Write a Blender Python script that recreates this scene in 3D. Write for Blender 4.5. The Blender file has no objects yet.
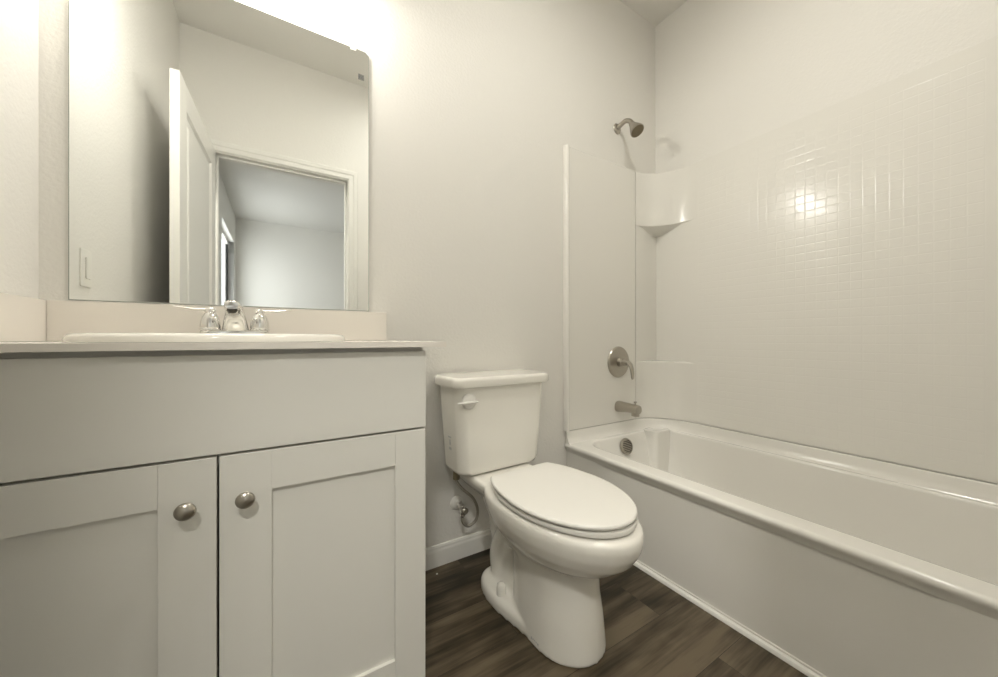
import bpy, bmesh, math, random
from mathutils import Vector, Matrix
C = bpy.context.collection
PI = math.pi
sc = bpy.context.scene

# ------------------------------------------------------------ camera
cam = bpy.data.cameras.new('camera'); cam.sensor_width = 36.0; cam.lens = 357.5/998*36
cam.clip_start = 0.02
co = bpy.data.objects.new('camera', cam); C.objects.link(co)
co.location = (0, -1.385, 0.93); co.rotation_euler = (PI/2, 0, math.radians(-31.6))
sc.camera = co

# ------------------------------------------------------------ world, view, daylight
sc.view_settings.view_transform = 'Standard'; sc.view_settings.look = 'None'
sc.view_settings.gamma = 1.0; sc.view_settings.exposure = 0.26
try: sc.view_settings.use_curve_mapping = False
except Exception: pass
w = bpy.data.worlds.new('world'); sc.world = w; w.use_nodes = True
bgn = w.node_tree.nodes['Background']; bgn.inputs[0].default_value = (0.92, 0.97, 1.0, 1); bgn.inputs[1].default_value = 2.5
DAY_W, BULB_W, FILL_W, HALL_FILL_W = 10.0, 3.9, 7.4, 26.0  # the last two power the added fill lamps
def area(name, loc, rot, sx, sy, power, col):
    l = bpy.data.lights.new(name, 'AREA'); l.shape = 'RECTANGLE'; l.size = sx; l.size_y = sy; l.energy = power; l.color = col
    o = bpy.data.objects.new(name, l); C.objects.link(o); o.location = loc; o.rotation_euler = rot; return o
# daylight entering by the bedroom window
area('window_daylight', (-0.74, -4.64, 1.65), (0, -PI/2, 0), 1.4, 1.25, DAY_W, (1.0, 0.99, 0.95))

# ------------------------------------------------------------ materials
MATS = {}
def mat(name, col, rough=0.5, metal=0.0, spec=0.5, bump=None, coat=0.0, emit=0.0, ior=None):
    m = bpy.data.materials.new(name); m.use_nodes = True; nt = m.node_tree; N = nt.nodes; L = nt.links
    b = N['Principled BSDF']; b.inputs['Base Color'].default_value = (*col, 1); b.inputs['Roughness'].default_value = rough
    b.inputs['Metallic'].default_value = metal; b.inputs['Specular IOR Level'].default_value = spec
    b.inputs['Coat Weight'].default_value = coat; b.inputs['Coat Roughness'].default_value = 0.05
    if emit: b.inputs['Emission Color'].default_value = (*col, 1); b.inputs['Emission Strength'].default_value = emit
    tc = N.new('ShaderNodeTexCoord')
    nz = N.new('ShaderNodeTexNoise'); sca, strg, dist = bump if bump else (6.0, 0.02, 0.001)
    nz.inputs['Scale'].default_value = sca; nz.inputs['Detail'].default_value = 3.0
    L.new(tc.outputs['Object'], nz.inputs['Vector'])
    bp = N.new('ShaderNodeBump'); bp.inputs['Strength'].default_value = strg; bp.inputs['Distance'].default_value = dist
    L.new(nz.outputs['Fac'], bp.inputs['Height']); L.new(bp.outputs['Normal'], b.inputs['Normal'])
    MATS[name] = m; return m
WALL = mat('cream_wall_paint', (0.82, 0.80, 0.75), 0.55, spec=0.3, bump=(95, 0.55, 0.0022))
WALLD = mat('white_wall_paint', (0.82, 0.81, 0.77), 0.6, spec=0.3, bump=(95, 0.4, 0.002))
CEIL = mat('ceiling_paint', (0.80, 0.78, 0.73), 0.8, spec=0.2, bump=(60, 0.4, 0.002))
TRIM = mat('white_trim_paint', (0.84, 0.825, 0.775), 0.35)
CAB = mat('white_cabinet_paint', (0.82, 0.805, 0.745), 0.38, bump=(3, 0.03, 0.001))
MARB = mat('cultured_marble', (0.86, 0.815, 0.745), 0.22, bump=(3, 0.02, 0.001))
PORC = mat('white_porcelain', (0.86, 0.835, 0.765), 0.10, bump=(2, 0.02, 0.001))
SEATM = mat('seat_plastic', (0.83, 0.81, 0.755), 0.22, bump=(2, 0.02, 0.001))
ACR = mat('bath_acrylic', (0.83, 0.81, 0.755), 0.16, bump=(5, 0.06, 0.002))
NICK = mat('brushed_nickel', (0.46, 0.43, 0.38), 0.28, metal=1.0)
CHROME = mat('polished_chrome', (0.82, 0.81, 0.79), 0.08, metal=1.0)
DARK = mat('dark_gap', (0.05, 0.045, 0.035), 0.6)
RUB = mat('grey_rubber', (0.20, 0.165, 0.10), 0.6)
HOSE = mat('braided_hose', (0.40, 0.37, 0.31), 0.45, metal=0.4)
PLAS = mat('white_plastic', (0.84, 0.82, 0.76), 0.35)
GREYM = mat('grey_print', (0.06, 0.06, 0.06), 0.6)
GREYL = mat('light_grey_print', (0.5, 0.5, 0.48), 0.6)
GREYS = mat('sticker_grey', (0.15, 0.15, 0.13), 0.7)
SHADE = mat('lamp_opal_glass', (1.0, 0.97, 0.91), 0.3, emit=5.0)
MIRR = mat('mirror_glass', (0.87, 0.885, 0.87), 0.02, metal=1.0, bump=(3, 0.004, 0.0005))
MEDGE = mat('mirror_edge', (0.35, 0.38, 0.33), 0.25)

def grid_acrylic():
    m = mat('tile_embossed_acrylic', (0.83, 0.81, 0.755), 0.15, spec=0.38); nt = m.node_tree; N = nt.nodes; L = nt.links
    for n in list(N):
        if n.type in ('TEX_NOISE', 'BUMP'): N.remove(n)
    b = N['Principled BSDF']; tc = [n for n in N if n.type == 'TEX_COORD'][0]
    sp = N.new('ShaderNodeSeparateXYZ'); L.new(tc.outputs['Object'], sp.inputs[0])
    def math_(op, a, bv=None, c=None):
        n = N.new('ShaderNodeMath'); n.operation = op
        for i, v in enumerate((a, bv, c)):
            if v is None: continue
            if isinstance(v, (int, float)): n.inputs[i].default_value = v
            else: L.new(v, n.inputs[i])
        return n.outputs[0]
    P = 0.0365
    def ridge(out, off):
        s = math_('ADD', out, off); q = math_('PINGPONG', s, P/2)        # 0 at joints, P/2 at the middle of a tile
        mr = N.new('ShaderNodeMapRange'); mr.interpolation_type = 'SMOOTHSTEP'; L.new(q, mr.inputs[0])
        mr.inputs[1].default_value = 0.0; mr.inputs[2].default_value = 0.0035; return mr.outputs[0]
    gy = ridge(sp.outputs[1], 1.22 + P*4); gz = ridge(sp.outputs[2], 0.003)
    g = math_('MINIMUM', gy, gz)
    # the embossed field: between the two corner columns and above the lower band
    def inside(out, a, bb):
        return math_('MULTIPLY', math_('GREATER_THAN', out, a), math_('LESS_THAN', out, bb))
    msk = math_('MULTIPLY', inside(sp.outputs[1], -1.222, -0.2705), inside(sp.outputs[2], 0.5, 1.86))
    hgt = math_('SUBTRACT', 1.0, math_('MULTIPLY', math_('SUBTRACT', 1.0, g), msk))
    nz = N.new('ShaderNodeTexNoise'); nz.inputs['Scale'].default_value = 60; nz.inputs['Detail'].default_value = 2
    L.new(tc.outputs['Object'], nz.inputs['Vector'])
    hh = math_('ADD', hgt, math_('MULTIPLY', nz.outputs['Fac'], 0.55))
    bp = N.new('ShaderNodeBump'); bp.inputs['Strength'].default_value = 0.45; bp.inputs['Distance'].default_value = 0.0006
    L.new(hh, bp.inputs['Height']); L.new(bp.outputs['Normal'], b.inputs['Normal'])
    return m
TILE = grid_acrylic()

def floor_mat():
    m = bpy.data.materials.new('dark_wood_plank'); m.use_nodes = True; nt = m.node_tree; N = nt.nodes; L = nt.links
    b = N['Principled BSDF']; tc = N.new('ShaderNodeTexCoord')
    mp = N.new('ShaderNodeMapping'); mp.inputs['Location'].default_value = (-1.09 + 1.22*2, 0.832 + 0.186*20, 0)
    L.new(tc.outputs['Object'], mp.inputs[0])
    br = N.new('ShaderNodeTexBrick'); br.offset = 0.37; br.offset_frequency = 2; br.squash = 1.0
    L.new(mp.outputs[0], br.inputs['Vector'])
    br.inputs['Scale'].default_value = 1.0; br.inputs['Brick Width'].default_value = 1.22; br.inputs['Row Height'].default_value = 0.186
    br.inputs['Mortar Size'].default_value = 0.0009; br.inputs['Mortar Smooth'].default_value = 0.3
    br.inputs['Color1'].default_value = (0, 0, 0, 1); br.inputs['Color2'].default_value = (1, 1, 1, 1); br.inputs['Mortar'].default_value = (0.5, 0.5, 0.5, 1)
    # grain: noise stretched along the plank, shifted per plank
    ad = N.new('ShaderNodeVectorMath'); ad.operation = 'MULTIPLY_ADD'
    L.new(br.outputs['Color'], ad.inputs[0]); ad.inputs[1].default_value = (7.3, 3.1, 5.7); L.new(tc.outputs['Object'], ad.inputs[2])
    def noise(scale_vec, sc_, det):
        mm = N.new('ShaderNodeMapping'); mm.inputs['Scale'].default_value = scale_vec; L.new(ad.outputs[0], mm.inputs[0])
        n = N.new('ShaderNodeTexNoise'); n.inputs['Scale'].default_value = sc_; n.inputs['Detail'].default_value = det
        n.inputs['Roughness'].default_value = 0.6; L.new(mm.outputs[0], n.inputs['Vector']); return n.outputs['Fac']
    n1 = noise((0.8, 9.0, 1), 2.0, 4); n2 = noise((2.0, 60, 1), 2.0, 3); n3 = noise((1.6, 2.4, 1), 1.8, 3)
    def math_(op, a, bv):
        n = N.new('ShaderNodeMath'); n.operation = op
        for i, v in enumerate((a, bv)):
            if isinstance(v, (int, float)): n.inputs[i].default_value = v
            else: L.new(v, n.inputs[i])
        return n.outputs[0]
    s = math_('ADD', math_('MULTIPLY', n1, 0.70), math_('ADD', math_('MULTIPLY', n2, 0.14), math_('MULTIPLY', n3, 0.42)))
    s = math_('ADD', s, math_('MULTIPLY', br.outputs['Color'], 0.10))
    cr = N.new('ShaderNodeValToRGB'); L.new(s, cr.inputs[0])
    e = cr.color_ramp.elements; e[0].position = 0.52; e[0].color = (0.011, 0.008, 0.004, 1); e[1].position = 0.80; e[1].color = (0.155, 0.120, 0.076, 1)
    x = cr.color_ramp.elements.new(0.60); x.color = (0.031, 0.023, 0.012, 1)
    x = cr.color_ramp.elements.new(0.69); x.color = (0.078, 0.059, 0.036, 1)
    mx = N.new('ShaderNodeMix'); mx.data_type = 'RGBA'; L.new(br.outputs['Fac'], mx.inputs[0]); L.new(cr.outputs[0], mx.inputs[6]); mx.inputs[7].default_value = (0.03, 0.022, 0.014, 1)
    L.new(mx.outputs[2], b.inputs['Base Color'])
    b.inputs['Roughness'].default_value = 0.42; b.inputs['Specular IOR Level'].default_value = 0.4
    bp = N.new('ShaderNodeBump'); bp.inputs['Strength'].default_value = 0.3; bp.inputs['Distance'].default_value = 0.001
    hs = math_('SUBTRACT', n2, math_('MULTIPLY', br.outputs['Fac'], 1.5)); L.new(hs, bp.inputs['Height']); L.new(bp.outputs['Normal'], b.inputs['Normal'])
    return m
FLOOR = floor_mat()

# ------------------------------------------------------------ helpers
def build(name, bm, m, parent=None, ang=38, tags=None):
    bmesh.ops.remove_doubles(bm, verts=bm.verts, dist=1e-6)
    bmesh.ops.recalc_face_normals(bm, faces=bm.faces)
    a = math.radians(ang)
    for f in bm.faces: f.smooth = True
    for e in bm.edges:
        if len(e.link_faces) == 2: e.smooth = e.calc_face_angle(0) < a
    nf = len(bm.faces); me = bpy.data.meshes.new(name); bm.to_mesh(me); bm.free(); me.materials.append(m)
    o = bpy.data.objects.new(name, me); C.objects.link(o)
    if name != 'bowl': wn = o.modifiers.new('normals', 'WEIGHTED_NORMAL'); wn.keep_sharp = True
    if parent is not None: o.parent = parent; o.matrix_parent_inverse = parent.matrix_world.inverted() if parent.type != 'EMPTY' else Matrix.Translation(-parent.location)
    if tags:
        for k, v in tags.items(): o[k] = v
    return o
def thing(name, label, cat, loc=(0, 0, 0), group=None):
    o = bpy.data.objects.new(name, None); C.objects.link(o); o.location = loc; o.empty_display_size = 0.05
    o['label'] = label; o['category'] = cat
    if group: o['group'] = group
    return o
def tag(o, label, cat, group=None):
    o['label'] = label; o['category'] = cat
    if group: o['group'] = group
    return o
def box(bm, x0, x1, y0, y1, z0, z1, bev=0.0, seg=2):
    t = bmesh.new(); bmesh.ops.create_cube(t, size=1.0)
    for v in t.verts: v.co = Vector(((x0+x1)/2 + v.co.x*(x1-x0), (y0+y1)/2 + v.co.y*(y1-y0), (z0+z1)/2 + v.co.z*(z1-z0)))
    if bev: bmesh.ops.bevel(t, geom=t.edges[:], offset=bev, segments=seg, affect='EDGES', profile=0.5)
    merge(bm, t); return bm
def merge(bm, t):
    me = bpy.data.meshes.new('tmp'); t.to_mesh(me); t.free(); bm.from_mesh(me); bpy.data.meshes.remove(me)
def loft(bm, rings, cap0=True, cap1=True, closed=True):
    R = [[bm.verts.new(p) for p in r] for r in rings]
    n = len(rings[0])
    for a, b in zip(R[:-1], R[1:]):
        for i in range(n if closed else n-1):
            j = (i+1) % n
            try: bm.faces.new((a[i], a[j], b[j], b[i]))
            except ValueError: pass
    if cap0: bm.faces.new(R[0][::-1])
    if cap1: bm.faces.new(R[-1])
    return bm
def rrect(x0, x1, y0, y1, r, z, n=6):
    r = min(r, (x1-x0)/2-1e-4, (y1-y0)/2-1e-4); pts = []
    for cx, cy, a0 in ((x1-r, y1-r, 0), (x0+r, y1-r, PI/2), (x0+r, y0+r, PI), (x1-r, y0+r, 1.5*PI)):
        for k in range(n+1):
            a = a0 + PI/2*k/n; pts.append(Vector((cx+r*math.cos(a), cy+r*math.sin(a), z)))
    return pts
def lathe(bm, prof, M=None, n=32, cap=True):
    """prof: (radius, height) pairs about +Z, placed by matrix M"""
    rings = [[Vector((r*math.cos(2*PI*k/n), r*math.sin(2*PI*k/n), h)) for k in range(n)] for r, h in prof]
    if M is not None: rings = [[M @ p for p in r] for r in rings]
    return loft(bm, rings, cap, cap)
def tube(bm, pts, rad, n=12, sub=6):
    """smooth tube along a catmull-rom path; rad number or per-point list"""
    P = [Vector(p) for p in pts]; R = rad if isinstance(rad, (list, tuple)) else [rad]*len(P)
    if len(P) > 2 and sub > 1:
        Q, S = [], []
        for i in range(len(P)-1):
            p0, p1, p2, p3 = P[max(i-1, 0)], P[i], P[i+1], P[min(i+2, len(P)-1)]
            for k in range(sub):
                t = k/sub
                Q.append(0.5*((2*p1)+(p2-p0)*t+(2*p0-5*p1+4*p2-p3)*t*t+(3*p1-p0-3*p2+p3)*t**3)); S.append(R[i]*(1-t)+R[i+1]*t)
        Q.append(P[-1]); S.append(R[-1]); P, R = Q, S
    rings = []; up = None
    for i, p in enumerate(P):
        d = (P[min(i+1, len(P)-1)] - P[max(i-1, 0)]).normalized()
        if up is None: up = d.orthogonal().normalized()
        up = (up - d*up.dot(d)).normalized(); s = d.cross(up)
        rings.append([p + up*R[i]*math.cos(2*PI*k/n) + s*R[i]*math.sin(2*PI*k/n) for k in range(n)])
    return loft(bm, rings)
def prism(bm, outline, z0, z1):
    """outline of (x,y) lofted between two heights"""
    return loft(bm, [[Vector((x, y, z0)) for x, y in outline], [Vector((x, y, z1)) for x, y in outline]])
def orient(loc, d):
    return Matrix.Translation(loc) @ Vector((0, 0, 1)).rotation_difference(Vector(d)).to_matrix().to_4x4()
def struct(name, bm, m, parent=None, ang=38):
    o = build(name, bm, m, parent, ang); o['kind'] = 'structure'; return o

# ------------------------------------------------------------ setting
XL, XR, YD, H = -0.52, 1.995, -1.52, 2.87      # left wall, right wall, door wall, ceiling
WT = 0.115
YB2, XL2, XR2, H2 = -5.60, -0.58, 3.2, 2.83    # bedroom beyond the door
struct('floor', box(bmesh.new(), XL2-0.12, XR2+0.12, YB2-0.12, 0.12, -0.12, 0.0), FLOOR)
struct('wall_back', box(bmesh.new(), XL-0.12, XR+0.12, 0.0, 0.12, 0.0, H), WALL)
struct('wall_left', box(bmesh.new(), XL-0.12, XL, YD-WT, 0.0, 0.0, H), WALL)
struct('wall_right', box(bmesh.new(), XR, XR+0.12, YD-WT, 0.0, 0.0, H), WALL)
struct('ceiling', box(bmesh.new(), XL-0.12, XR+0.12, YD-WT, 0.12, H, H+0.1), CEIL)
OX0, OX1, OZ = -0.348, 0.438, 2.120            # doorway
bm = bmesh.new()
box(bm, XL, OX0-0.02, YD-WT, YD, 0, H); box(bm, OX1+0.02, XR, YD-WT, YD, 0, H); box(bm, OX0-0.02, OX1+0.02, YD-WT, YD, OZ+0.02, H)
struct('wall_front', bm, WALL)
# bedroom shell
bm = bmesh.new(); WY0, WY1, WZ0, WZ1 = -5.30, -3.98, 0.90, 2.38
X0, X1 = XL2-0.12, XL2
box(bm, X0, X1, WY1, YD-WT, 0, H2); box(bm, X0, X1, YB2, WY0, 0, H2); box(bm, X0, X1, WY0, WY1, 0, WZ0); box(bm, X0, X1, WY0, WY1, WZ1, H2)
struct('wall_bedroom_left', bm, WALLD)
struct('wall_bedroom_back', box(bmesh.new(), XL2-0.12, XR2+0.12, YB2-0.12, YB2, 0, H2), WALLD)
struct('wall_bedroom_right', box(bmesh.new(), XR2, XR2+0.12, YB2, YD-WT, 0, H2), WALLD)
struct('wall_bedroom_front', box(bmesh.new(), XR+0.12, XR2, YD-WT, YD, 0, H2), WALLD)
struct('ceiling_bedroom', box(bmesh.new(), XL2-0.12, XR2+0.12, YB2-0.12, YD-WT, H2, H2+0.04), WALLD)
# window in the bedroom
bm = bmesh.new()
for a, b, c, d in ((WY0, WY0+0.05, WZ0, WZ1), (WY1-0.05, WY1, WZ0, WZ1), (WY0+0.05, WY1-0.05, WZ0, WZ0+0.05), (WY0+0.05, WY1-0.05, WZ1-0.05, WZ1)):
    box(bm, X0+0.02, X0+0.06, a, b, c, d, 0.004)
win = struct('window_1', bm, TRIM)
struct('window_sill', box(bmesh.new(), X0+0.06, X1+0.03, WY0-0.03, WY1+0.03, WZ0-0.02, WZ0+0.005, 0.004), TRIM, win)

def baseboard(name, x0, x1, y0, y1, face):
    """13 mm board with a stepped, rounded cap; face = '+y' or '-y' etc. tells where the room is"""
    prof = [(0, 0), (0.014, 0), (0.014, 0.058), (0.011, 0.066), (0.0095, 0.070), (0.0095, 0.075), (0.006, 0.082), (0, 0.083)]
    bm = bmesh.new(); rings = []
    for t in (0, 1):
        if face == '-y': rings.append([Vector((x0+(x1-x0)*t, y0-d, z)) for d, z in prof])
        if face == '+y': rings.append([Vector((x0+(x1-x0)*t, y0+d, z)) for d, z in prof])
        if face == '+x': rings.append([Vector((x0+d, y0+(y1-y0)*t, z)) for d, z in prof])
        if face == '-x': rings.append([Vector((x0-d, y0+(y1-y0)*t, z)) for d, z in prof])
    loft(bm, rings); return struct(name, bm, TRIM, ang=25)
baseboard('baseboard_back', 0.306, 1.238, 0, 0, '-y')
baseboard('baseboard_front', 0.52, 1.238, YD, YD, '+y')
baseboard('baseboard_left', XL, XL, YD, -0.57, '+x')
baseboard('baseboard_bedroom', XL2, XR2, YB2, YB2, '+y')

# door lining and casing around the doorway
bm = bmesh.new()
box(bm, OX0-0.02, OX0, YD-WT, YD, 0, OZ+0.02); box(bm, OX1, OX1+0.02, YD-WT, YD, 0, OZ+0.02); box(bm, OX0, OX1, YD-WT, YD, OZ, OZ+0.02)
box(bm, OX0, OX0+0.012, YD-0.075, YD-0.04, 0, OZ, 0.002); box(bm, OX1-0.012, OX1, YD-0.075, YD-0.04, 0, OZ, 0.002); box(bm, OX0, OX1, YD-0.075, YD-0.04, OZ-0.012, OZ, 0.002)
struct('trim_1', bm, TRIM)
def casing(name, ys, sgn):
    bm = bmesh.new(); prof = [(0.006, 0), (0.006, 0.010), (0.012, 0.014), (0.038, 0.012), (0.044, 0.017), (0.066, 0.019), (0.072, 0.014), (0.072, 0)]
    def ring(fn): return [fn(a, b) for a, b in prof]
    rings = [ring(lambda a, b: Vector((OX0-a, ys+sgn*b, 0))), ring(lambda a, b: Vector((OX0-a, ys+sgn*b, OZ+a))), ring(lambda a, b: Vector((OX1+a, ys+sgn*b, OZ+a))), ring(lambda a, b: Vector((OX1+a, ys+sgn*b, 0)))]
    loft(bm, rings); return struct(name, bm, TRIM, ang=20)
casing('trim_2', YD, 1); casing('trim_3', YD-WT, -1)

# the door leaf, swung in against the left wall
LEAF, LT, LH = 0.792, 0.035, 2.105
bm = bmesh.new()
st, rl = 0.115, 0.12
# leaf in local coordinates: x along width, y thickness, hinge at origin
box(bm, 0, st, 0, LT, 0, LH, 0.0015); box(bm, LEAF-st, LEAF, 0, LT, 0, LH, 0.0015)
box(bm, st, LEAF-st, 0, LT, 0, 0.20); box(bm, st, LEAF-st, 0, LT, LH-rl, LH); box(bm, st, LEAF-st, 0, LT, 0.90, 1.02)
door = struct('door_1', bm, TRIM)
def door_panel(z0, z1):
    bm = bmesh.new(); cx0, cx1 = st, LEAF-st
    rings = []
    for ins, y in ((0, LT-0.001), (0.012, LT-0.010), (0.045, LT-0.010), (0.060, LT-0.004), (0.075, LT-0.004)):
        rings.append([Vector((cx0+ins, y, z0+ins)), Vector((cx1-ins, y, z0+ins)), Vector((cx1-ins, y, z1-ins)), Vector((cx0+ins, y, z1-ins))])
    rings2 = [[Vector((p.x, LT-p.y, p.z)) for p in r] for r in rings]
    loft(bm, rings2[::-1] + rings); return bm
for z0, z1 in ((0.20, 0.90), (1.02, LH-rl)):
    p = build('door_panel', door_panel(z0, z1), TRIM, None, 12); p.parent = door; p['kind'] = 'structure'
bm = bmesh.new()
for s in (1, -1):
    y0 = LT if s > 0 else 0
    lathe(bm, [(0.030, 0), (0.030, 0.006), (0.012, 0.010), (0.011, 0.030), (0.022, 0.036), (0.027, 0.048), (0.022, 0.060), (0.006, 0.064)], orient((LEAF-0.065, y0, 0.94), (0, s, 0)))
k = build('door_knob', bm, NICK); k.parent = door; k['kind'] = 'structure'
door.location = (OX0+0.004, YD+0.012, 0.012); door.rotation_euler = (0, 0, math.radians(92.2))

# ------------------------------------------------------------ vanity cabinet
CF = -0.545                                        # face plane of doors
vx0, vx1, vz1 = XL+0.002, 0.3065, 0.908
van = thing('vanity_cabinet', 'white shaker vanity cabinet with two doors under the sink countertop', 'cabinet', (-0.1, -0.27, 0))
bm = bmesh.new()
box(bm, vx0, vx0+0.016, CF+0.02, -0.002, 0, vz1); box(bm, vx1-0.016, vx1, CF+0.02, -0.002, 0, vz1, 0.001)
box(bm, vx0+0.016, vx1-0.016, CF+0.02, -0.002, 0.10, 0.116); box(bm, vx0+0.016, vx1-0.016, -0.010, -0.002, 0.116, vz1)
box(bm, vx0+0.016, vx1-0.016, CF+0.095, CF+0.11, 0, 0.10)
# face frame
box(bm, vx0+0.016, vx0+0.045, CF+0.02, CF+0.038, 0.116, vz1); box(bm, vx1-0.045, vx1-0.016, CF+0.02, CF+0.038, 0.116, vz1)
box(bm, vx0+0.045, vx1-0.045, CF+0.02, CF+0.038, vz1-0.04, vz1); box(bm, vx0+0.045, vx1-0.045, CF+0.02, CF+0.038, 0.69, 0.735)
build('cabinet_body', bm, CAB, van)
build('false_drawer_front', box(bmesh.new(), vx0, vx1, CF, CF+0.0195, 0.7145, 0.8995, 0.0015), CAB, van)
xm = -0.097
def shaker(x0, x1, z0, z1, knobx):
    bm = bmesh.new(); st, dy = 0.0735, 0.008
    sl, sr_ = (0.074, 0.081) if knobx > (x0+x1)/2 else (0.083, 0.0735)
    box(bm, x0, x0+sl, CF, CF+0.0195, z0, z1, 0.0012); box(bm, x1-sr_, x1, CF, CF+0.0195, z0, z1, 0.0012)
    box(bm, x0+sl, x1-sr_, CF+0.0002, CF+0.0195, z0, z0+0.08, 0.0006); box(bm, x0+sl, x1-sr_, CF+0.0002, CF+0.0195, z1-0.0775, z1, 0.0006)
    box(bm, x0+sl-0.006, x1-sr_+0.006, CF+dy, CF+0.016, z0+0.07, z1-0.07)
    d = build('cabinet_door', bm, CAB, van)
    kb = bmesh.new()
    lathe(kb, [(0.008, 0), (0.0085, 0.002), (0.006, 0.006), (0.0055, 0.013), (0.0095, 0.016), (0.0150, 0.0185), (0.0158, 0.0210), (0.0140, 0.0245), (0.008, 0.0275), (0.001, 0.0285)], orient((knobx, CF, 0.627), (0, -1, 0)))
    o = build('knob', kb, NICK, None, 60); o.parent = d; o.matrix_parent_inverse = d.matrix_local.inverted() if False else Matrix.Translation(-Vector(van.location)) @ Matrix.Translation(Vector(van.location))
    return d, o
for a in ((vx0+0.0015, xm-0.002, 0.095, 0.7095, -0.140), (xm+0.002, vx1-0.001, 0.095, 0.7095, -0.054)):
    d, o = shaker(*a)
    o.matrix_parent_inverse = Matrix.Identity(4)   # both meshes are written in the room's own coordinates

# countertop with an oval hole, backsplash and side splash
SX, SY, SA, SB = -0.105, -0.300, 0.262, 0.208     # sink centre and rim half axes
ct = thing('countertop', 'thin white cultured marble countertop on the vanity, with raised backsplash', 'countertop', (-0.09, -0.28, 0.909))
bm = bmesh.new(); n = 64
cx0, cx1, cy0, cy1, cz0, cz1 = XL+0.001, 0.352, -0.565, -0.001, 0.9095, 0.9225
def rectpt(a):
    dx, dy = math.cos(a), math.sin(a)
    t = min(((cx1-SX)/dx if dx > 1e-9 else 1e9), ((cx0-SX)/dx if dx < -1e-9 else 1e9), ((cy1-SY)/dy if dy > 1e-9 else 1e9), ((cy0-SY)/dy if dy < -1e-9 else 1e9))
    return SX+dx*t, SY+dy*t
angs = sorted([2*PI*k/n for k in range(n)] + [math.atan2(y-SY, x-SX) % (2*PI) for x in (cx0, cx1) for y in (cy0, cy1)])
ins = [(SX+(SA-0.03)*math.cos(a), SY+(SB-0.03)*math.sin(a)) for a in angs]; outs = [rectpt(a) for a in angs]
rings = [[Vector((x, y, cz0)) for x, y in ins], [Vector((x, y, cz0)) for x, y in outs], [Vector((x, y, cz1)) for x, y in outs], [Vector((x, y, cz1)) for x, y in ins], [Vector((x, y, cz0)) for x, y in ins]]
loft(bm, rings, False, False)
build('worktop', bm, MARB, ct, 20)
build('backsplash', box(bmesh.new(), XL+0.0202, 0.344, -0.021, -0.001, cz1+0.0003, 1.0275, 0.002), MARB, ct)
build('side_splash', box(bmesh.new(), XL+0.001, XL+0.020, -0.560, -0.001, cz1+0.0003, 1.0275, 0.002), MARB, ct)

# drop-in oval sink
def oval(a, b, z, cx=SX, cy=SY, n=64): return [Vector((cx+a*math.cos(2*PI*k/n), cy+b*math.sin(2*PI*k/n), z)) for k in range(n)]
sk = thing('sink', 'white oval drop-in sink with rolled rim in the vanity countertop', 'sink', (SX, SY, cz1))
prof = [(0, 0.9232), (0.001, 0.932), (0.006, 0.9385), (0.014, 0.9405), (0.024, 0.9395), (0.032, 0.934), (0.036, 0.922), (0.040, 0.905), (0.060, 0.860), (0.100, 0.815), (0.150, 0.795), (0.185, 0.790),
        (0.185, 0.782), (0.145, 0.786), (0.094, 0.806), (0.054, 0.853), (0.0345, 0.900), (0.032, 0.9232)]
bm = bmesh.new(); sh = 0.0
loft(bm, [oval(SA-i, SB-i if SB-i > 0.02 else 0.02, z) for i, z in prof[:17]] + [oval(SA-0.0335, SB-0.0335, 0.9232)], False, False)
R = bm
# close the underside rim
build('basin', bm, PORC, sk, 50)
bm = bmesh.new(); lathe(bm, [(0.024, 0.7905), (0.024, 0.793), (0.018, 0.7935), (0.016, 0.791), (0.004, 0.792), (0.004, 0.7905)], Matrix.Translation((SX, SY, 0)))
build('drain', bm, CHROME, sk)

# ledge of the sink that carries the faucet
bm = bmesh.new()
loft(bm, [rrect(-0.215, 0.0, -0.135, -0.045, 0.03, 0.9232), rrect(-0.215, 0.0, -0.135, -0.045, 0.03, 0.936), rrect(-0.211, -0.004, -0.131, -0.049, 0.028, 0.9400)])
build('faucet_ledge', bm, PORC, sk)

# faucet
FX, FY, FZ = -0.108, -0.088, 0.9405
fa = thing('faucet', 'chrome two-handle bathroom faucet standing behind the sink basin', 'faucet', (FX, FY, FZ))
bm = bmesh.new()
loft(bm, [rrect(FX-0.083, FX+0.083, FY-0.026, FY+0.026, 0.025, FZ), rrect(FX-0.083, FX+0.083, FY-0.026, FY+0.026, 0.025, FZ+0.009), rrect(FX-0.079, FX+0.079, FY-0.022, FY+0.022, 0.021, FZ+0.014)])
build('faucet_base', bm, CHROME, fa)
bm = bmesh.new(); rings = []
for t, yy, zz, hw, hh, tilt in ((0, 0, 0.012, 0.033, 0.026, 0), (1, -0.004, 0.030, 0.030, 0.024, 0.10), (2, -0.016, 0.052, 0.026, 0.021, 0.35), (3, -0.040, 0.070, 0.022, 0.018, 0.9), (4, -0.070, 0.080, 0.0195, 0.015, 1.25), (5, -0.098, 0.080, 0.018, 0.0135, 1.45), (6, -0.106, 0.078, 0.014, 0.009, 1.5)):
    ring = []
    for k in range(24):
        a = 2*PI*k/24; u = hw*math.copysign(abs(math.cos(a))**0.8, math.cos(a)); v = hh*math.copysign(abs(math.sin(a))**0.8, math.sin(a))
        ring.append(Vector((FX+u, FY+yy+v*math.cos(tilt), FZ+zz+v*math.sin(tilt))))
    rings.append(ring)
loft(bm, rings)
sp_ = build('spout', bm, CHROME, fa, 60)
bm = bmesh.new(); lathe(bm, [(0.0115, 0), (0.0115, 0.006), (0.0095, 0.006), (0.0090, 0.003)], orient((FX, FY-0.094, FZ+0.070), (0, -0.75, -0.66)))
ae = build('aerator', bm, DARK, None); ae.parent = sp_; ae.matrix_parent_inverse = Matrix.Identity(4)
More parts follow.
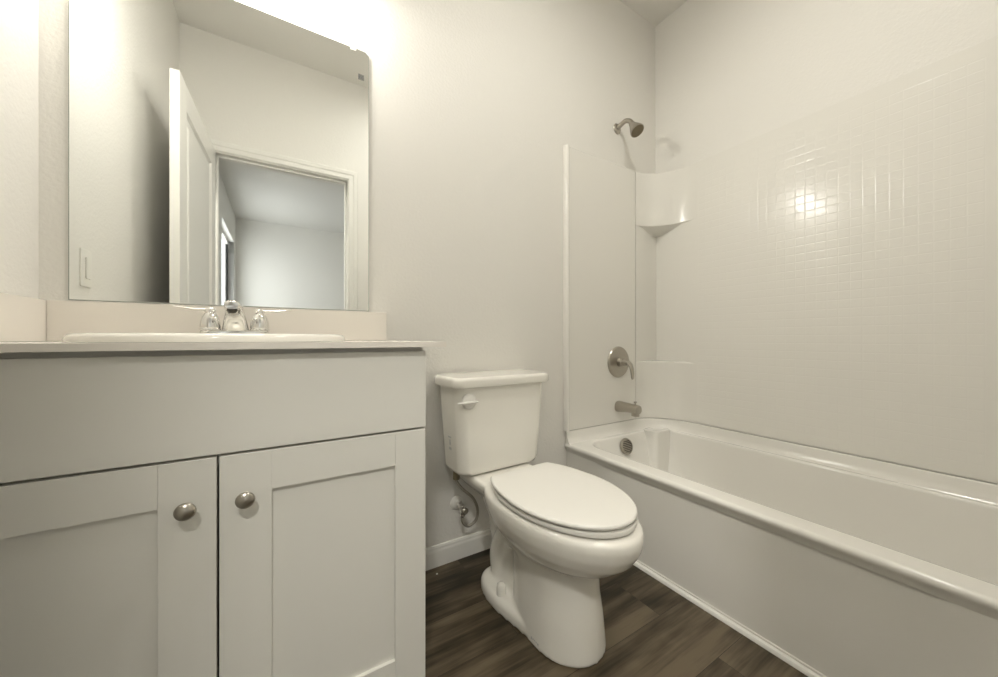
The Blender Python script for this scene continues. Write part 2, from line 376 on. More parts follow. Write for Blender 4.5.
def faucet_handle(s):
    hx = FX + s*0.0585
    bm = bmesh.new()
    lathe(bm, [(0.0255, 0.0135), (0.0255, 0.017), (0.0235, 0.019), (0.0245, 0.022), (0.0235, 0.036), (0.0200, 0.050), (0.0145, 0.060), (0.0120, 0.062), (0.0130, 0.066), (0.0125, 0.073), (0.008, 0.077), (0.001, 0.078)], Matrix.Translation((hx, FY, FZ)), 28)
    # blade lever sweeping outward
    rings = []
    for d, z, wd, th in ((-0.008, 0.070, 0.009, 0.005), (0.012, 0.072, 0.010, 0.0045), (0.035, 0.073, 0.008, 0.0035), (0.060, 0.076, 0.0095, 0.003), (0.078, 0.079, 0.010, 0.0025), (0.085, 0.080, 0.006, 0.002)):
        rings.append([Vector((hx+s*d, FY+0.2*d+wd*math.cos(2*PI*k/12), FZ+z+th*math.sin(2*PI*k/12))) for k in range(12)])
    loft(bm, rings); return build('faucet_handle', bm, CHROME, fa, 50)
for s in (-1, 1): faucet_handle(s)

# ------------------------------------------------------------ mirror
mx0, mx1, mz0, mz1 = -0.467, 0.2835, 1.031, 1.984
mi = thing('wall_mirror', 'large frameless mirror on the wall above the vanity backsplash', 'mirror', ((mx0+mx1)/2, 0, mz0))
bm = bmesh.new()
out = [Vector((mx0, 0, mz0)), Vector((mx1, 0, mz0)), Vector((mx1, 0, mz1-0.012)), Vector((mx1-0.012, 0, mz1)), Vector((mx0+0.012, 0, mz1)), Vector((mx0, 0, mz1-0.012))]
loft(bm, [[p+Vector((0, -0.001, 0)) for p in out], [p+Vector((0, -0.0055, 0)) for p in out]])
build('backing_edge', bm, MEDGE, mi)
cxm, czm = (mx0+mx1)/2, (mz0+mz1)/2
def inset(p, d): return Vector((p.x + (d if p.x < cxm else -d), 0, p.z + (d if p.z < czm else -d)))
bm = bmesh.new()
loft(bm, [[inset(p, 0.0012)+Vector((0, -0.0056, 0)) for p in out], [inset(p, 0.0018)+Vector((0, -0.0062, 0)) for p in out]])
build('mirror_glass', bm, MIRR, mi, 10)
for x in (0.229, -0.40):
    bm = bmesh.new(); box(bm, x-0.009, x+0.009, -0.0105, -0.0064, mz1-0.012, mz1+0.004, 0.0015); box(bm, x-0.009, x+0.009, -0.0105, -0.0004, mz1+0.0005, mz1+0.013, 0.0015)
    lathe(bm, [(0.004, 0), (0.0035, 0.0015), (0.001, 0.002)], orient((x, -0.0105, mz1+0.008), (0, -1, 0)), 12)
    build('mirror_clip', bm, PLAS, mi)
bm = bmesh.new(); box(bm, 0.246, 0.266, -0.0068, -0.0063, 1.876, 1.896)
stk = build('sticker', bm, GREYS, mi, tags={'label': 'small square grey sticker with dark printing'})
bm = bmesh.new(); box(bm, 0.2465, 0.2505, -0.0071, -0.0069, 1.878, 1.894)
for i in range(3): box(bm, 0.2525, 0.2645, -0.0071, -0.0069, 1.8795+i*0.005, 1.882+i*0.005)
pr = build('printing', bm, GREYM, None); pr.parent = stk; pr.matrix_parent_inverse = Matrix.Identity(4)

# ------------------------------------------------------------ vanity light bar above the mirror
vl = thing('vanity_light', 'three-lamp vanity light bar on the wall above the mirror', 'light fixture', (-0.1, 0, 2.28))
build('backplate', box(bmesh.new(), -0.36, 0.16, -0.028, -0.001, 2.235, 2.325, 0.006), NICK, vl)
for x in (-0.28, -0.10, 0.08):
    bm = bmesh.new(); tube(bm, [(x, -0.028, 2.28), (x, -0.075, 2.29), (x, -0.11, 2.315), (x, -0.11, 2.30)], 0.007, 10, 5)
    lathe(bm, [(0.012, 0.028), (0.024, 0.02), (0.027, 0.0), (0.02, -0.002)], Matrix.Translation((x, -0.11, 2.285)), 24)
    build('lamp_arm', bm, NICK, vl)
    bm = bmesh.new(); lathe(bm, [(0.022, 2.282), (0.032, 2.270), (0.043, 2.235), (0.050, 2.185), (0.052, 2.160), (0.046, 2.160), (0.004, 2.172)], Matrix.Translation((x, -0.11, 0)), 28)
    build('lamp_shade', bm, SHADE, vl)
for x in (-0.28, -0.10, 0.08):
    l = bpy.data.lights.new('bulb', 'POINT'); l.energy = BULB_W; l.color = (1.0, 0.975, 0.915); l.shadow_soft_size = 0.03
    o = bpy.data.objects.new('bulb', l); C.objects.link(o); o.location = (x, -0.11, 2.128); o.parent = vl; o.matrix_parent_inverse = Matrix.Translation(-vl.location)

# ------------------------------------------------------------ added fill lamps, out of view: bathroom ceiling, and just outside the door
def add_fill_lamp(label, x, y, h, r, power, size):
    cl = thing('fill_lamp', label, 'ceiling lamp', (x, y, h)); M = Matrix.Translation((x, y, 0))
    bm = bmesh.new(); lathe(bm, [(r, h-0.001), (r, h-0.022), (r-0.007, h-0.026)], M, 40)
    build('fill_lamp_base', bm, NICK, cl)
    bm = bmesh.new(); lathe(bm, [(r-0.010, h-0.027), (r-0.012, h-0.045), (r*0.8, h-0.068), (r*0.56, h-0.084), (r*0.27, h-0.092), (0.002, h-0.094)], M, 40)
    build('fill_lamp_diffuser', bm, SHADE, cl)
    l = bpy.data.lights.new('fill_light', 'AREA'); l.shape = 'DISK'; l.size = size; l.energy = power; l.color = (1.0, 0.975, 0.915)
    o = bpy.data.objects.new('fill_light', l); C.objects.link(o); o.location = (x, y, h-0.10); o.parent = cl; o.matrix_parent_inverse = Matrix.Translation(-cl.location)
add_fill_lamp('added round flush opal glass fill lamp on the bathroom ceiling, out of view', 0.93, -0.92, H, 0.125, FILL_W, 0.20)  # invented fixture, added to even out the light on the walls
add_fill_lamp('added larger round flush opal glass fill lamp on the ceiling outside the bathroom door, out of view', -0.44, -2.25, H2, 0.125, HALL_FILL_W, 0.20)  # invented fixture, added to light cabinet, toilet and tub front through the doorway

# ------------------------------------------------------------ light switch on the left wall (seen in the mirror)
sw = thing('light_switch', 'white light switch plate on the left wall, seen in the mirror', 'light switch', (XL, -0.265, 1.15))
bm = bmesh.new(); loft(bm, [[Vector((XL+0.0005, -0.265+p.x, 1.15+p.y)) for p in rrect(-0.036, 0.036, -0.0585, 0.0585, 0.004, 0)], [Vector((XL+0.004, -0.265+p.x, 1.15+p.y)) for p in rrect(-0.036, 0.036, -0.0585, 0.0585, 0.004, 0)], [Vector((XL+0.006, -0.265+p.x, 1.15+p.y)) for p in rrect(-0.033, 0.033, -0.0555, 0.0555, 0.003, 0)]])
build('switch_plate', bm, PLAS, sw)
bm = bmesh.new(); box(bm, XL+0.0062, XL+0.010, -0.265-0.016, -0.265+0.016, 1.15-0.033, 1.15+0.033, 0.001)
build('rocker', bm, PLAS, sw)

# ------------------------------------------------------------ bathtub
TX0, TX1, TY0, TY1 = 1.242, XR-0.002, YD+0.003, -0.002
tb = thing('bathtub', 'long white alcove bathtub along the right wall', 'bathtub', ((TX0+TX1)/2, (TY0+TY1)/2, 0))
RZ = 0.396
bm = bmesh.new()
N_ = 8
def rr(x0, x1, y0, y1, r, z): return rrect(x0, x1, y0, y1, r, z, N_)
ix0, ix1, iy0, iy1 = 1.338, 1.936, TY0+0.075, -0.066
rings = [
    rr(TX0+0.017, TX1, TY0, TY1, 0.004, 0.350),
    rr(TX0+0.013, TX1, TY0, TY1, 0.004, 0.360),
    rr(TX0+0.007, TX1, TY0, TY1, 0.005, 0.369),
    rr(TX0+0.002, TX1, TY0, TY1, 0.006, 0.376),
    rr(TX0, TX1, TY0, TY1, 0.008, 0.382),
    rr(TX0+0.001, TX1, TY0, TY1, 0.008, 0.388),
    rr(TX0+0.005, TX1-0.002, TY0+0.002, TY1-0.002, 0.010, 0.393),
    rr(TX0+0.012, TX1-0.008, TY0+0.006, TY1-0.006, 0.014, RZ),
    rr(ix0-0.018, ix1+0.010, iy0-0.012, iy1+0.010, 0.10, RZ),
    rr(ix0-0.006, ix1+0.004, iy0-0.004, iy1+0.004, 0.095, RZ-0.003),
    rr(ix0, ix1, iy0, iy1, 0.09, RZ-0.012),
    rr(ix0+0.006, ix1-0.003, iy0+0.010, iy1-0.010, 0.09, RZ-0.04),
    rr(ix0+0.030, ix1-0.020, iy0+0.07, iy1-0.048, 0.10, 0.24),
    rr(ix0+0.050, ix1-0.045, iy0+0.15, iy1-0.075, 0.11, 0.12),
    rr(ix0+0.085, ix1-0.085, iy0+0.22, iy1-0.11, 0.10, 0.075),
    rr(ix0+0.14, ix1-0.15, iy0+0.30, iy1-0.18, 0.08, 0.062)]
loft(bm, rings, False, True)
build('tub_shell', bm, ACR, tb, 50)
# apron with a shallow recessed panel
ay0, ay1, ax = TY0, TY1, TX0+0.018
py0, py1, pz0, pz1 = -1.24, -0.205, 0.022, 0.372
def axx(z): return ax - 0.006 + 0.006*(z/0.372)
bm = bmesh.new()
def qd(*p): bm.faces.new([bm.verts.new(q) for q in p])
A0, A1 = 0.004, 0.3505
e = 0.030
qd((axx(A0), ay1, A0), (axx(A0), py1, A0), (axx(A1), py1, A1), (axx(A1), ay1, A1))
qd((axx(A0), py0, A0), (axx(A0), ay0, A0), (axx(A1), ay0, A1), (axx(A1), py0, A1))
# panel: leans back a little towards the top
pt, pb = axx(A1)+0.007, axx(A0)+0.001
qd((pb, py1-e, A0), (pb, py0+e, A0), (pt, py0+e, A1), (pt, py1-e, A1))
qd((axx(A0), py1, A0), (pb, py1-e, A0), (pt, py1-e, A1), (axx(A1), py1, A1))
qd((pb, py0+e, A0), (axx(A0), py0, A0), (axx(A1), py0, A1), (pt, py0+e, A1))
bk = ax+0.03
qd((bk, ay1, A0), (bk, ay1, A1), (bk, ay0, A1), (bk, ay0, A0))
qd((axx(A0), ay1, A0), (axx(A1), ay1, A1), (bk, ay1, A1), (bk, ay1, A0)); qd((axx(A0), ay0, A0), (axx(A1), ay0, A1), (bk, ay0, A1), (bk, ay0, A0))
box(bm, 1.2528, 1.2650, ay0, ay1-0.002, 0.003, 0.020, 0.0025)
build('apron', bm, ACR, tb, 50)
# upstand that runs round the three walls under the surround
def cove_path(x0, x1, ya, yb, r, off):
    """plan path: along the faucet wall, round the corner cove, along the long wall, round, along the far wall. off = distance in from the walls"""
    pts = [(x0, ya-off)]
    xi, yi, yj = x1-off, ya-off, yb+off
    for k in range(13):
        a = PI/2 - PI/2*k/12; pts.append((xi-r+r*math.cos(a), yi-r+r*math.sin(a)))
    for k in range(13):
        a = -PI/2*k/12; pts.append((xi-r+r*math.cos(a), yj+r+r*math.sin(a)))
    pts.append((x0, yj)); return pts
bm = bmesh.new()
secs = [(0.001, 0.388, 0.015), (0.034, 0.388, 0.19), (0.034, RZ, 0.19), (0.026, RZ+0.008, 0.195), (0.017, RZ+0.028, 0.20), (0.014, 0.450, 0.205), (0.010, 0.455, 0.205), (0.001, 0.455, 0.015)]
path_n = len(cove_path(0, 1, 0, -1, 0.1, 0))
rings = [[Vector((x, y, z)) for x, y in cove_path(TX0+0.006, TX1, TY1, TY0, r, off)] for off, z, r in secs]
tr = [[rings[i][k] for i in range(len(rings))] for k in range(path_n)]
loft(bm, tr); build('upstand', bm, ACR, tb, 35)
# soap ledge filling the faucet corner of the basin
bm = bmesh.new()
sx0, sx1, sy0, sy1 = 1.800, 1.945, -0.140, -0.045
loft(bm, [rrect(sx0-0.05, sx1, sy0-0.030, sy1, 0.03, 0.12), rrect(sx0-0.02, sx1, sy0-0.012, sy1, 0.03, 0.26), rrect(sx0, sx1, sy0, sy1, 0.022, 0.375), rrect(sx0, sx1, sy0, sy1, 0.025, 0.398), rrect(sx0+0.005, sx1-0.005, sy0+0.005, sy1-0.005, 0.025, 0.404),
          rrect(sx0+0.018, sx1-0.018, sy0+0.018, sy1-0.014, 0.022, 0.404), rrect(sx0+0.026, sx1-0.026, sy0+0.026, sy1-0.022, 0.02, 0.399)])
build('soap_ledge', bm, ACR, tb, 50)
# overflow grille
def disc_grille(parent, M, r):
    bm = bmesh.new(); lathe(bm, [(r, 0), (r, 0.006), (r*0.93, 0.011), (r*0.80, 0.0125), (r*0.78, 0.009), (0.001, 0.009)], M, 36)
    o = build('overflow_plate', bm, NICK, parent)
    bm = bmesh.new()
    for i in range(-3, 4):
        hw = math.sqrt(max((r*0.78)**2-(i*r*0.2)**2, 1e-6))
        t = bmesh.new(); box(t, -hw, hw, i*r*0.2-r*0.042, i*r*0.2+r*0.042, 0.0092, 0.0108)
        for v in t.verts: v.co = M @ v.co
        merge(bm, t)
    g = build('grille_slot', bm, DARK, None, tags={'kind': 'stuff'}); g.parent = o; g.matrix_parent_inverse = Matrix.Identity(4); del g['kind']
    return o
disc_grille(tb, orient((1.608, iy1-0.0235, 0.343), (-0.05, -1, 0.26)), 0.044)
bm = bmesh.new(); lathe(bm, [(0.034, 0.0622), (0.034, 0.065), (0.026, 0.0655), (0.022, 0.063), (0.003, 0.064)], Matrix.Translation((1.60, iy1-0.28, 0)), 28)
build('tub_drain', bm, NICK, tb)
# quarter round along the floor
bm = bmesh.new(); prof = [(0, 0), (0.013, 0), (0.0125, 0.006), (0.009, 0.011), (0.0, 0.013)]
loft(bm, [[Vector((1.2525-d, y, z)) for d, z in prof] for y in (YD+0.002, -0.016)])
struct('trim_4', bm, TRIM)

# ------------------------------------------------------------ moulded surround
SZ0, SZ1 = 0.4585, 1.915
sr = thing('shower_surround', 'glossy moulded white shower surround with corner shelves above the bathtub', 'shower surround', (1.7, -0.75, SZ0))
def end_panel(y0, sgn):
    """panel against an end wall with a rounded front flange; sgn = direction into the room"""
    bm = bmesh.new(); t = 0.012
    prof = [(1.2365, 0), (1.2365, 0.010), (1.238, 0.020), (1.243, 0.026), (1.250, 0.028), (1.2565, 0.025), (1.262, 0.018), (1.270, t), (1.785, t), (1.7868, t-0.002), (1.7868, 0)]
    loft(bm, [[Vector((x, y0+sgn*d, SZ0)) for x, d in prof], [Vector((x, y0+sgn*d, SZ1-0.004)) for x, d in prof], [Vector((x, y0+sgn*d*0.7, SZ1)) for x, d in prof]])
    return bm
build('faucet_end_panel', end_panel(-0.001, -1), ACR, sr, 50)
build('far_end_panel', end_panel(YD+0.001, 1), ACR, sr, 50)
build('long_panel', box(bmesh.new(), XR-0.008, XR-0.001, YD+0.0115, -0.0115, SZ0, SZ1, 0.001), TILE, sr)
CW, CD = 0.204, 0.262
def column(y0, sgn):
    bm = bmesh.new()
    ex, ey = XR-0.001-CW, CD            # where the cove meets the end wall / the long wall
    def pl(x, d, z): return Vector((x, y0+sgn*d, z))
    arc = []
    for k in range(17):
        a = PI/2 - PI/2*k/16
        rx, ry = CW-0.0073, CD-0.0125
        arc.append((ex+rx*math.cos(a), 0.0125 + ry - ry*math.sin(a)))
    # arc runs from the end wall (ex, .0125) round to the long wall (ex+rx, CD)
    back = [(XR-0.0082, 0.014), (XR-0.012, 0.0005), (ex, 0.0005)]
    lowR = arc + back
    def ins_(pts, d): # pull the front edge back towards the corner
        return [(min(x+(d if i < 17 else 0), XR-0.003), max(y-(d if i < 17 else 0), 0.0005)) for i, (x, y) in enumerate(pts)]
    loft(bm, [[pl(x, d, SZ0) for x, d in lowR], [pl(x, d, 0.785) for x, d in lowR], [pl(x, d, 0.793) for x, d in ins_(lowR, 0.002)], [pl(x, d, 0.797) for x, d in ins_(lowR, 0.008)]])
    # recess between the shelves: thin square-cornered lining
    rec = [(ex+0.0025, 0.0104), (XR-0.0025, 0.0104), (XR-0.0025, 0.0005), (ex+0.0025, 0.0005)]
    loft(bm, [[pl(x, d, 0.780) for x, d in rec], [pl(x, d, 1.62) for x, d in rec]])
    # upper box, its underside sloping up from the corner
    deep = [(XR-0.06+0.05*math.cos(PI/2-PI/2*k/16), 0.012+0.05-0.05*math.sin(PI/2-PI/2*k/16)) for k in range(17)] + back
    deep = [(x, y) for x, y in deep]
    up0 = [(min(x, XR-0.0082), y) for x, y in deep[:17]] + [(XR-0.0082, 0.014), (XR-0.012, 0.0005), (ex, 0.0005)]
    loft(bm, [[pl(x, d, 1.555) for x, d in up0], [pl(x, d, 1.592) for x, d in ins_(lowR, 0.012)], [pl(x, d, 1.598) for x, d in ins_(lowR, 0.002)], [pl(x, d, 1.604) for x, d in lowR], [pl(x, d, SZ1-0.004) for x, d in lowR], [pl(x, d, SZ1) for x, d in ins_(lowR, 0.003)]])
    return bm
build('corner_column', column(-0.001, -1), ACR, sr, 40)
build('corner_column', column(YD+0.001, 1), ACR, sr, 40)

# ------------------------------------------------------------ shower fittings
sh = thing('wall_shower', 'small brushed nickel shower head on a bent arm above the surround', 'shower head', (1.642, 0, 2.125))
bm = bmesh.new(); lathe(bm, [(0.030, 0.0005), (0.030, 0.003), (0.026, 0.007), (0.014, 0.011), (0.011, 0.012)], orient((1.642, 0, 2.125), (0, -1, 0)), 32)
build('wall_flange', bm, NICK, sh)
bm = bmesh.new(); tube(bm, [(1.642, -0.004, 2.125), (1.642, -0.030, 2.135), (1.642, -0.060, 2.140), (1.642, -0.088, 2.125), (1.642, -0.104, 2.105)], 0.0125, 14, 8)
build('shower_arm', bm, NICK, sh)
hd = Vector((0.0, -0.55, -0.83)).normalized()
bm = bmesh.new(); Mh = orient((1.642, -0.098, 2.106), hd)
lathe(bm, [(0.012, -0.004), (0.015, 0.002), (0.015, 0.012), (0.018, 0.016), (0.024, 0.030), (0.033, 0.052), (0.037, 0.064), (0.0375, 0.070), (0.034, 0.072)], Mh, 36)
hb = build('head_shell', bm, NICK, sh, 50)
bm = bmesh.new(); lathe(bm, [(0.0335, 0.0721), (0.0335, 0.0735), (0.010, 0.0745), (0.009, 0.0725), (0.002, 0.0725)], Mh, 36)
build('spray_face', bm, RUB, sh, tags={'label': 'dark brown rubber spray face'})

vv = thing('shower_valve', 'round brushed nickel shower valve with lever handle on the surround', 'shower valve', (1.637, -0.013, 0.797))
bm = bmesh.new(); lathe(bm, [(0.088, 0.0005), (0.088, 0.003), (0.084, 0.008), (0.074, 0.0105), (0.070, 0.0095), (0.030, 0.0105), (0.026, 0.012), (0.010, 0.012)], orient((1.637, -0.013, 0.797), (0, -1, 0)), 48)
build('escutcheon', bm, NICK, vv, 30)
bm = bmesh.new(); lathe(bm, [(0.026, 0.0105), (0.025, 0.030), (0.023, 0.034), (0.019, 0.036), (0.019, 0.058), (0.016, 0.064), (0.004, 0.066)], orient((1.637, -0.013, 0.797), (0, -1, 0)), 32)
rings = []
for y, z, wd, th in ((-0.050, 0.815, 0.012, 0.012), (-0.068, 0.812, 0.018, 0.018), (-0.090, 0.796, 0.018, 0.014), (-0.104, 0.768, 0.015, 0.010), (-0.109, 0.740, 0.013, 0.007), (-0.110, 0.716, 0.011, 0.005), (-0.109, 0.708, 0.006, 0.003)):
    rings.append([Vector((1.637+wd*math.cos(2*PI*k/14), y+th*math.sin(2*PI*k/14), z + (0.5*th*math.sin(2*PI*k/14)))) for k in range(14)])
loft(bm, rings)
build('lever_handle', bm, NICK, vv, 50)

ts = thing('tub_spout', 'brushed nickel tub spout on the surround just above the bathtub', 'tub spout', (1.637, -0.013, 0.545))
bm = bmesh.new(); rings = []
for y, zc, rx, rz in ((-0.0135, 0.547, 0.030, 0.030), (-0.018, 0.547, 0.0315, 0.0315), (-0.045, 0.548, 0.030, 0.029), (-0.085, 0.549, 0.027, 0.025), (-0.115, 0.549, 0.026, 0.0245), (-0.144, 0.548, 0.026, 0.0245), (-0.150, 0.547, 0.024, 0.0225), (-0.1515, 0.547, 0.019, 0.018)):
    ring = []
    for k in range(24):
        a = 2*PI*k/24; ring.append(Vector((1.637+rx*math.copysign(abs(math.cos(a))**0.85, math.cos(a)), y, zc+rz*math.copysign(abs(math.sin(a))**0.85, math.sin(a)))))
    rings.append(ring)
loft(bm, rings)
lathe(bm, [(0.021, 0.540), (0.021, 0.512), (0.017, 0.512), (0.015, 0.524)], Matrix.Translation((1.637, -0.128, 0)), 24)
build('spout_body', bm, NICK, ts, 50)
bm = bmesh.new(); lathe(bm, [(0.004, 0.565), (0.004, 0.582), (0.009, 0.584), (0.009, 0.589), (0.003, 0.591)], Matrix.Translation((1.637, -0.128, 0)), 16)
build('diverter_knob', bm, NICK, ts)

# ------------------------------------------------------------ toilet
TC = 0.752
to = thing('toilet', 'white two-piece toilet with closed lid between the vanity and the bathtub', 'toilet', (TC, -0.42, 0))
TURN = math.radians(2.1)                          # stands a touch askew, about the tank
def egg(hw, yb, yf, z, ybulge=0.42, nb=2.6, nf=2.0, n=48, flat=None):
    """plan outline: hw half width, yb back, yf front (distances from the wall); widest at ybulge of the length"""
    pts = []; ym = yb+(yf-yb)*ybulge
    for k in range(n):
        a = 2*PI*k/n; c_, s_ = math.cos(a), math.sin(a); e_ = nf if s_ > 0 else nb
        u = hw*math.copysign(abs(c_)**(2/e_), c_); v = math.copysign(abs(s_)**(2/e_), s_)
        y = ym + (v*(yf-ym) if s_ > 0 else v*(ym-yb)); pts.append(Vector((TC+u, -y, z)))
    return pts
bm = bmesh.new()
# foot
def poly(pts, z, inset_=0.0):
    full = [(x, y) for x, y in pts] + [(-x, y) for x, y in pts[::-1] if x > 1e-6]
    P_ = [Vector((x, y, 0)) for x, y in full]; n = len(P_); out = []
    # resample smoothly (catmull-rom), then pull in towards the middle
    for i in range(n):
        p0, p1, p2, p3 = P_[(i-1) % n], P_[i], P_[(i+1) % n], P_[(i+2) % n]
        for k in range(4):
            t = k/4; q = 0.5*((2*p1)+(p2-p0)*t+(2*p0-5*p1+4*p2-p3)*t*t+(3*p1-p0-3*p2+p3)*t**3); out.append(q)
    cen = Vector((0, 0.42, 0)); res = []
    for q in out:
        d = (q-cen); l = d.length; q2 = cen + d*((l-inset_)/l); res.append(Vector((TC+q2.x, -q2.y, z)))
    return res
foot = [(0.0, 0.165), (0.07, 0.170), (0.112, 0.205), (0.131, 0.270), (0.131, 0.350), (0.117, 0.440), (0.108, 0.520), (0.094, 0.590), (0.058, 0.640), (0.0, 0.660)]
loft(bm, [poly(foot, 0.0), poly(foot, 0.030), poly(foot, 0.040, 0.006), poly(foot, 0.046, 0.018)])
# front barrel
loft(bm, [egg(0.115, 0.33, 0.666, 0.003, 0.6), egg(0.113, 0.33, 0.664, 0.03, 0.6), egg(0.108, 0.33, 0.658, 0.10, 0.6), egg(0.101, 0.32, 0.648, 0.17, 0.6), egg(0.101, 0.31, 0.645, 0.23, 0.6), egg(0.105, 0.29, 0.65, 0.27, 0.6), egg(0.115, 0.28, 0.65, 0.31, 0.6)])
# rear trapway body
loft(bm, [egg(0.088, 0.165, 0.46, 0.005, 0.5, 3, 3), egg(0.072, 0.170, 0.46, 0.06, 0.5, 3, 3), egg(0.066, 0.165, 0.46, 0.14, 0.5, 3, 3), egg(0.070, 0.135, 0.46, 0.24, 0.5, 3, 3), egg(0.090, 0.09, 0.46, 0.32, 0.5, 3, 3), egg(0.105, 0.06, 0.46, 0.39, 0.5, 3, 3)])
for s in (-1, 1):
    tube(bm, [(TC+s*0.035, -0.24, 0.05), (TC+s*0.048, -0.25, 0.14), (TC+s*0.052, -0.31, 0.23), (TC+s*0.055, -0.40, 0.245), (TC+s*0.05, -0.46, 0.17)], 0.045, 14, 6)
# bowl
loft(bm, [egg(0.070, 0.30, 0.600, 0.235, 0.5), egg(0.112, 0.27, 0.665, 0.257, 0.5), egg(0.146, 0.25, 0.722, 0.288, 0.5), egg(0.166, 0.23, 0.763, 0.322, 0.48), egg(0.178, 0.215, 0.785, 0.356, 0.47), egg(0.183, 0.21, 0.792, 0.384, 0.46), egg(0.182, 0.21, 0.790, 0.403, 0.46), egg(0.171, 0.22, 0.780, 0.412, 0.46)])
# tank deck
loft(bm, [rrect(TC-0.085, TC+0.085, -0.33, -0.04, 0.04, 0.32), rrect(TC-0.126, TC+0.126, -0.34, -0.03, 0.03, 0.365), rrect(TC-0.140, TC+0.140, -0.34, -0.028, 0.03, 0.390), rrect(TC-0.138, TC+0.138, -0.34, -0.03, 0.03, 0.405), rrect(TC-0.132, TC+0.132, -0.335, -0.034, 0.03, 0.410)])
bowl = build('bowl', bm, PORC, to)
rm = bowl.modifiers.new('fuse', 'REMESH'); rm.mode = 'VOXEL'; rm.voxel_size = 0.0055; rm.use_smooth_shade = True
sm = bowl.modifiers.new('soften', 'SMOOTH'); sm.factor = 0.5; sm.iterations = 7

def on_toilet(name, bm, m, ang=38, **tg): return build(name, bm, m, to, ang, tags=tg or None)
bm = bmesh.new()                                   # seat ring, closed
loft(bm, [egg(0.166, 0.300, 0.758, 0.4145, 0.42), egg(0.175, 0.292, 0.767, 0.418, 0.42), egg(0.177, 0.290, 0.769, 0.425, 0.42), egg(0.174, 0.293, 0.766, 0.431, 0.42), egg(0.165, 0.30, 0.755, 0.4325, 0.42)])
on_toilet('seat', bm, SEATM, 50)
bm = bmesh.new()
def lid(ins_, z):
    half = [(0.0, 0.299), (0.06, 0.298), (0.120, 0.299), (0.130, 0.302), (0.138, 0.314), (0.150, 0.338), (0.162, 0.370), (0.172, 0.415), (0.178, 0.460)]
    for k in range(0, 13):
        a = PI/2*k/12; half.append((0.182*math.cos(a), 0.50+0.266*math.sin(a)))
    full = half + [(-u, y) for u, y in half[-2:0:-1]]
    cen = (0.0, 0.50); out = []
    for u, y in full:
        du, dy = u-cen[0], y-cen[1]; l = math.hypot(du, dy); f_ = (l-ins_)/l; out.append(Vector((TC+cen[0]+du*f_, -(cen[1]+dy*f_), z)))
    return out
loft(bm, [lid(0.012, 0.4345), lid(0.003, 0.4370), lid(0.0, 0.4405), lid(0.0, 0.4445), lid(0.002, 0.4480), lid(0.006, 0.4498), lid(0.05, 0.4515), lid(0.12, 0.4525)])
on_toilet('lid', bm, SEATM, 50)
for s in (-1, 1):
    bm = bmesh.new(); tube(bm, [(TC+s*0.045, -0.285, 0.424), (TC+s*0.110, -0.285, 0.424)], 0.0115, 14)
    on_toilet('hinge', bm, SEATM)
# tank
def tk(hw, y0, y1, z, r=0.035): return rrect(TC-hw, TC+hw, -y1, -y0, r, z, 8)
TK = -0.002
bm = bmesh.new()
loft(bm, [tk(0.160, 0.055, 0.168, 0.4115, 0.03), tk(0.180, 0.036, 0.190, 0.418, 0.04), tk(0.189, 0.030, 0.196, 0.434, 0.04), tk(0.197, 0.024, 0.201, 0.56, 0.04), tk(0.205, 0.020, 0.206, 0.700, 0.038), tk(0.207, 0.020, 0.207, 0.7465, 0.038)])
on_toilet('tank', bm, PORC, 50)
bm = bmesh.new()
loft(bm, [tk(0.212, 0.016, 0.212, 0.7475, 0.03), tk(0.223, 0.010, 0.224, 0.750, 0.036), tk(0.226, 0.008, 0.227, 0.757, 0.038), tk(0.226, 0.008, 0.227, 0.774, 0.038), tk(0.222, 0.012, 0.223, 0.783, 0.036), tk(0.212, 0.020, 0.213, 0.787, 0.03)])
on_toilet('tank_lid', bm, PORC, 50)
# flush lever: half-round escutcheon and arm pointing left
LX, LZ, LY = TC-0.176, 0.700, -0.2075
bm = bmesh.new(); lathe(bm, [(0.029, 0), (0.029, 0.003), (0.025, 0.008), (0.013, 0.011), (0.001, 0.0115)], orient((LX+0.012, LY, LZ), (0, -1, 0)), 28)
rings = []
for dx, hz, th in ((0.042, 0.002, 0.004), (0.030, 0.004, 0.008), (0.0, 0.006, 0.010), (-0.02, 0.005, 0.009), (-0.034, 0.0035, 0.006), (-0.042, 0.002, 0.003)):
    rings.append([Vector((LX+dx, LY-0.014+th*math.cos(2*PI*k/12), LZ-0.002+hz*math.sin(2*PI*k/12))) for k in range(12)])
loft(bm, rings); on_toilet('flush_lever', bm, SEATM, 50)
for s in (-1, 1):
    bm = bmesh.new(); lathe(bm, [(0.0165, 0.038), (0.0165, 0.066), (0.0145, 0.078), (0.009, 0.084), (0.001, 0.086)], Matrix.Translation((TC+s*0.104, -0.330, 0)), 24)
    on_toilet('bolt_cap', bm, PORC, 50)
# grey maker's marks: on the tank's left side and low on the foot
bm = bmesh.new()
for i, (h_, w_) in enumerate(((0.010, 0.020), (0.022, 0.010), (0.006, 0.024))):
    z = 0.505+(0, 0.018, 0.046)[i]; box(bm, TC-0.1965-0.060*(z-0.53), TC-0.190, -0.115-w_/2, -0.115+w_/2, z, z+h_, 0.001)
on_toilet('tank_label', bm, GREYL, label='small grey printed mark')
bm = bmesh.new()
for i in range(5): box(bm, TC-0.1135, TC-0.108, -0.505-i*0.0075, -0.510-i*0.0075, 0.016, 0.024)
on_toilet('foot_mark', bm, GREYL, label='small grey stamped mark')

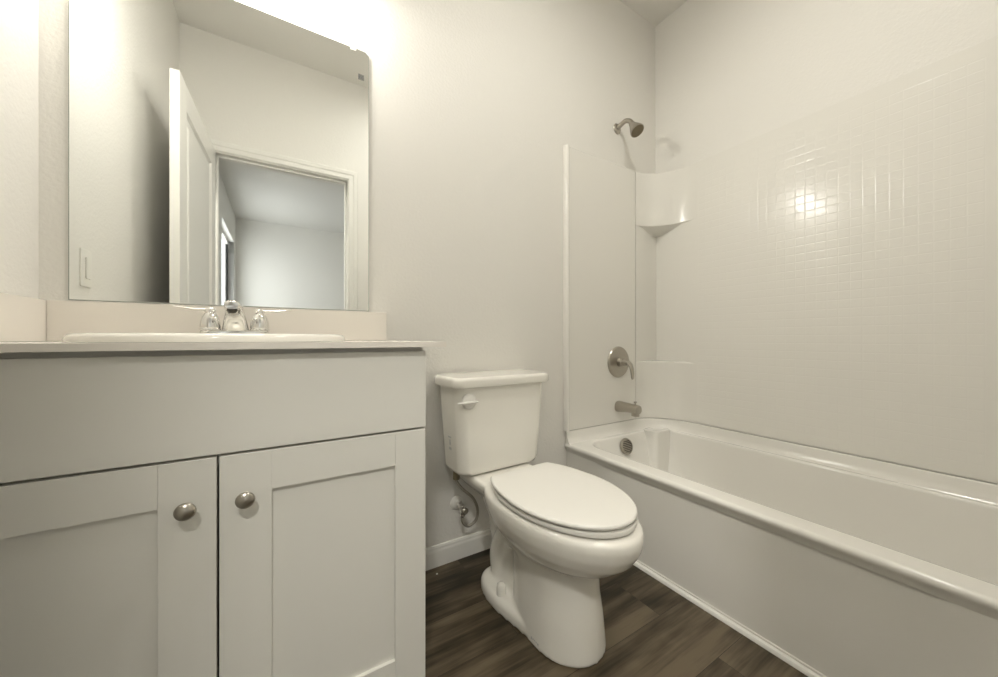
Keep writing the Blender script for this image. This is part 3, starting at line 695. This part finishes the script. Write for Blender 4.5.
to.rotation_euler = (0, 0, TURN); to.location = (TC+0.31*math.sin(TURN), -0.11-0.31*math.cos(TURN), 0)

# ------------------------------------------------------------ water supply
sv = thing('supply_valve', 'water shut-off valve with looping hose on the wall behind the toilet', 'valve', (0.640, 0, 0.258))
bm = bmesh.new(); lathe(bm, [(0.030, 0.0005), (0.029, 0.004), (0.018, 0.010), (0.012, 0.011)], orient((0.640, 0, 0.235), (0, -1, 0)), 28)
build('wall_escutcheon', bm, PLAS, sv)
bm = bmesh.new(); tube(bm, [(0.640, -0.008, 0.235), (0.640, -0.055, 0.235)], 0.008, 14)
lathe(bm, [(0.010, 0), (0.0115, 0.004), (0.0115, 0.028), (0.009, 0.032)], Matrix.Translation((0.640, -0.058, 0.215)), 18)
lathe(bm, [(0.011, 0), (0.011, 0.012), (0.008, 0.014)], orient((0.640, -0.058, 0.213), (0, 0, -1)), 6)
build('valve_body', bm, CHROME, sv)
bm = bmesh.new(); lathe(bm, [(0.005, 0), (0.005, 0.012), (0.014, 0.014), (0.014, 0.020), (0.010, 0.024), (0.002, 0.0245)], orient((0.640, -0.066, 0.232), (0, -1, 0)), 20)
build('valve_knob', bm, NICK, sv)
bm = bmesh.new(); tube(bm, [(0.640, -0.058, 0.200), (0.643, -0.060, 0.175), (0.665, -0.064, 0.158), (0.695, -0.070, 0.175), (0.700, -0.078, 0.220), (0.672, -0.092, 0.280), (0.618, -0.104, 0.335), (0.590, -0.108, 0.372), (0.590, -0.108, 0.386)], 0.0058, 12, 8)
build('supply_hose', bm, HOSE, sv)
bm = bmesh.new(); lathe(bm, [(0.012, 0.380), (0.014, 0.384), (0.014, 0.4100), (0.010, 0.4105)], Matrix.Translation((0.590, -0.108, 0)), 8)
build('hose_nut', bm, RUB, sv)

# ------------------------------------------------------------ paint fleck on the floor
bm = bmesh.new(); lathe(bm, [(0.0038, 0.0002), (0.0034, 0.0014), (0.0012, 0.0024)], Matrix.Translation((0.531, -0.054, 0)), 10)
o = build('paint_fleck', bm, PLAS); tag(o, 'tiny white paint fleck on the dark floor beside the baseboard', 'paint fleck')
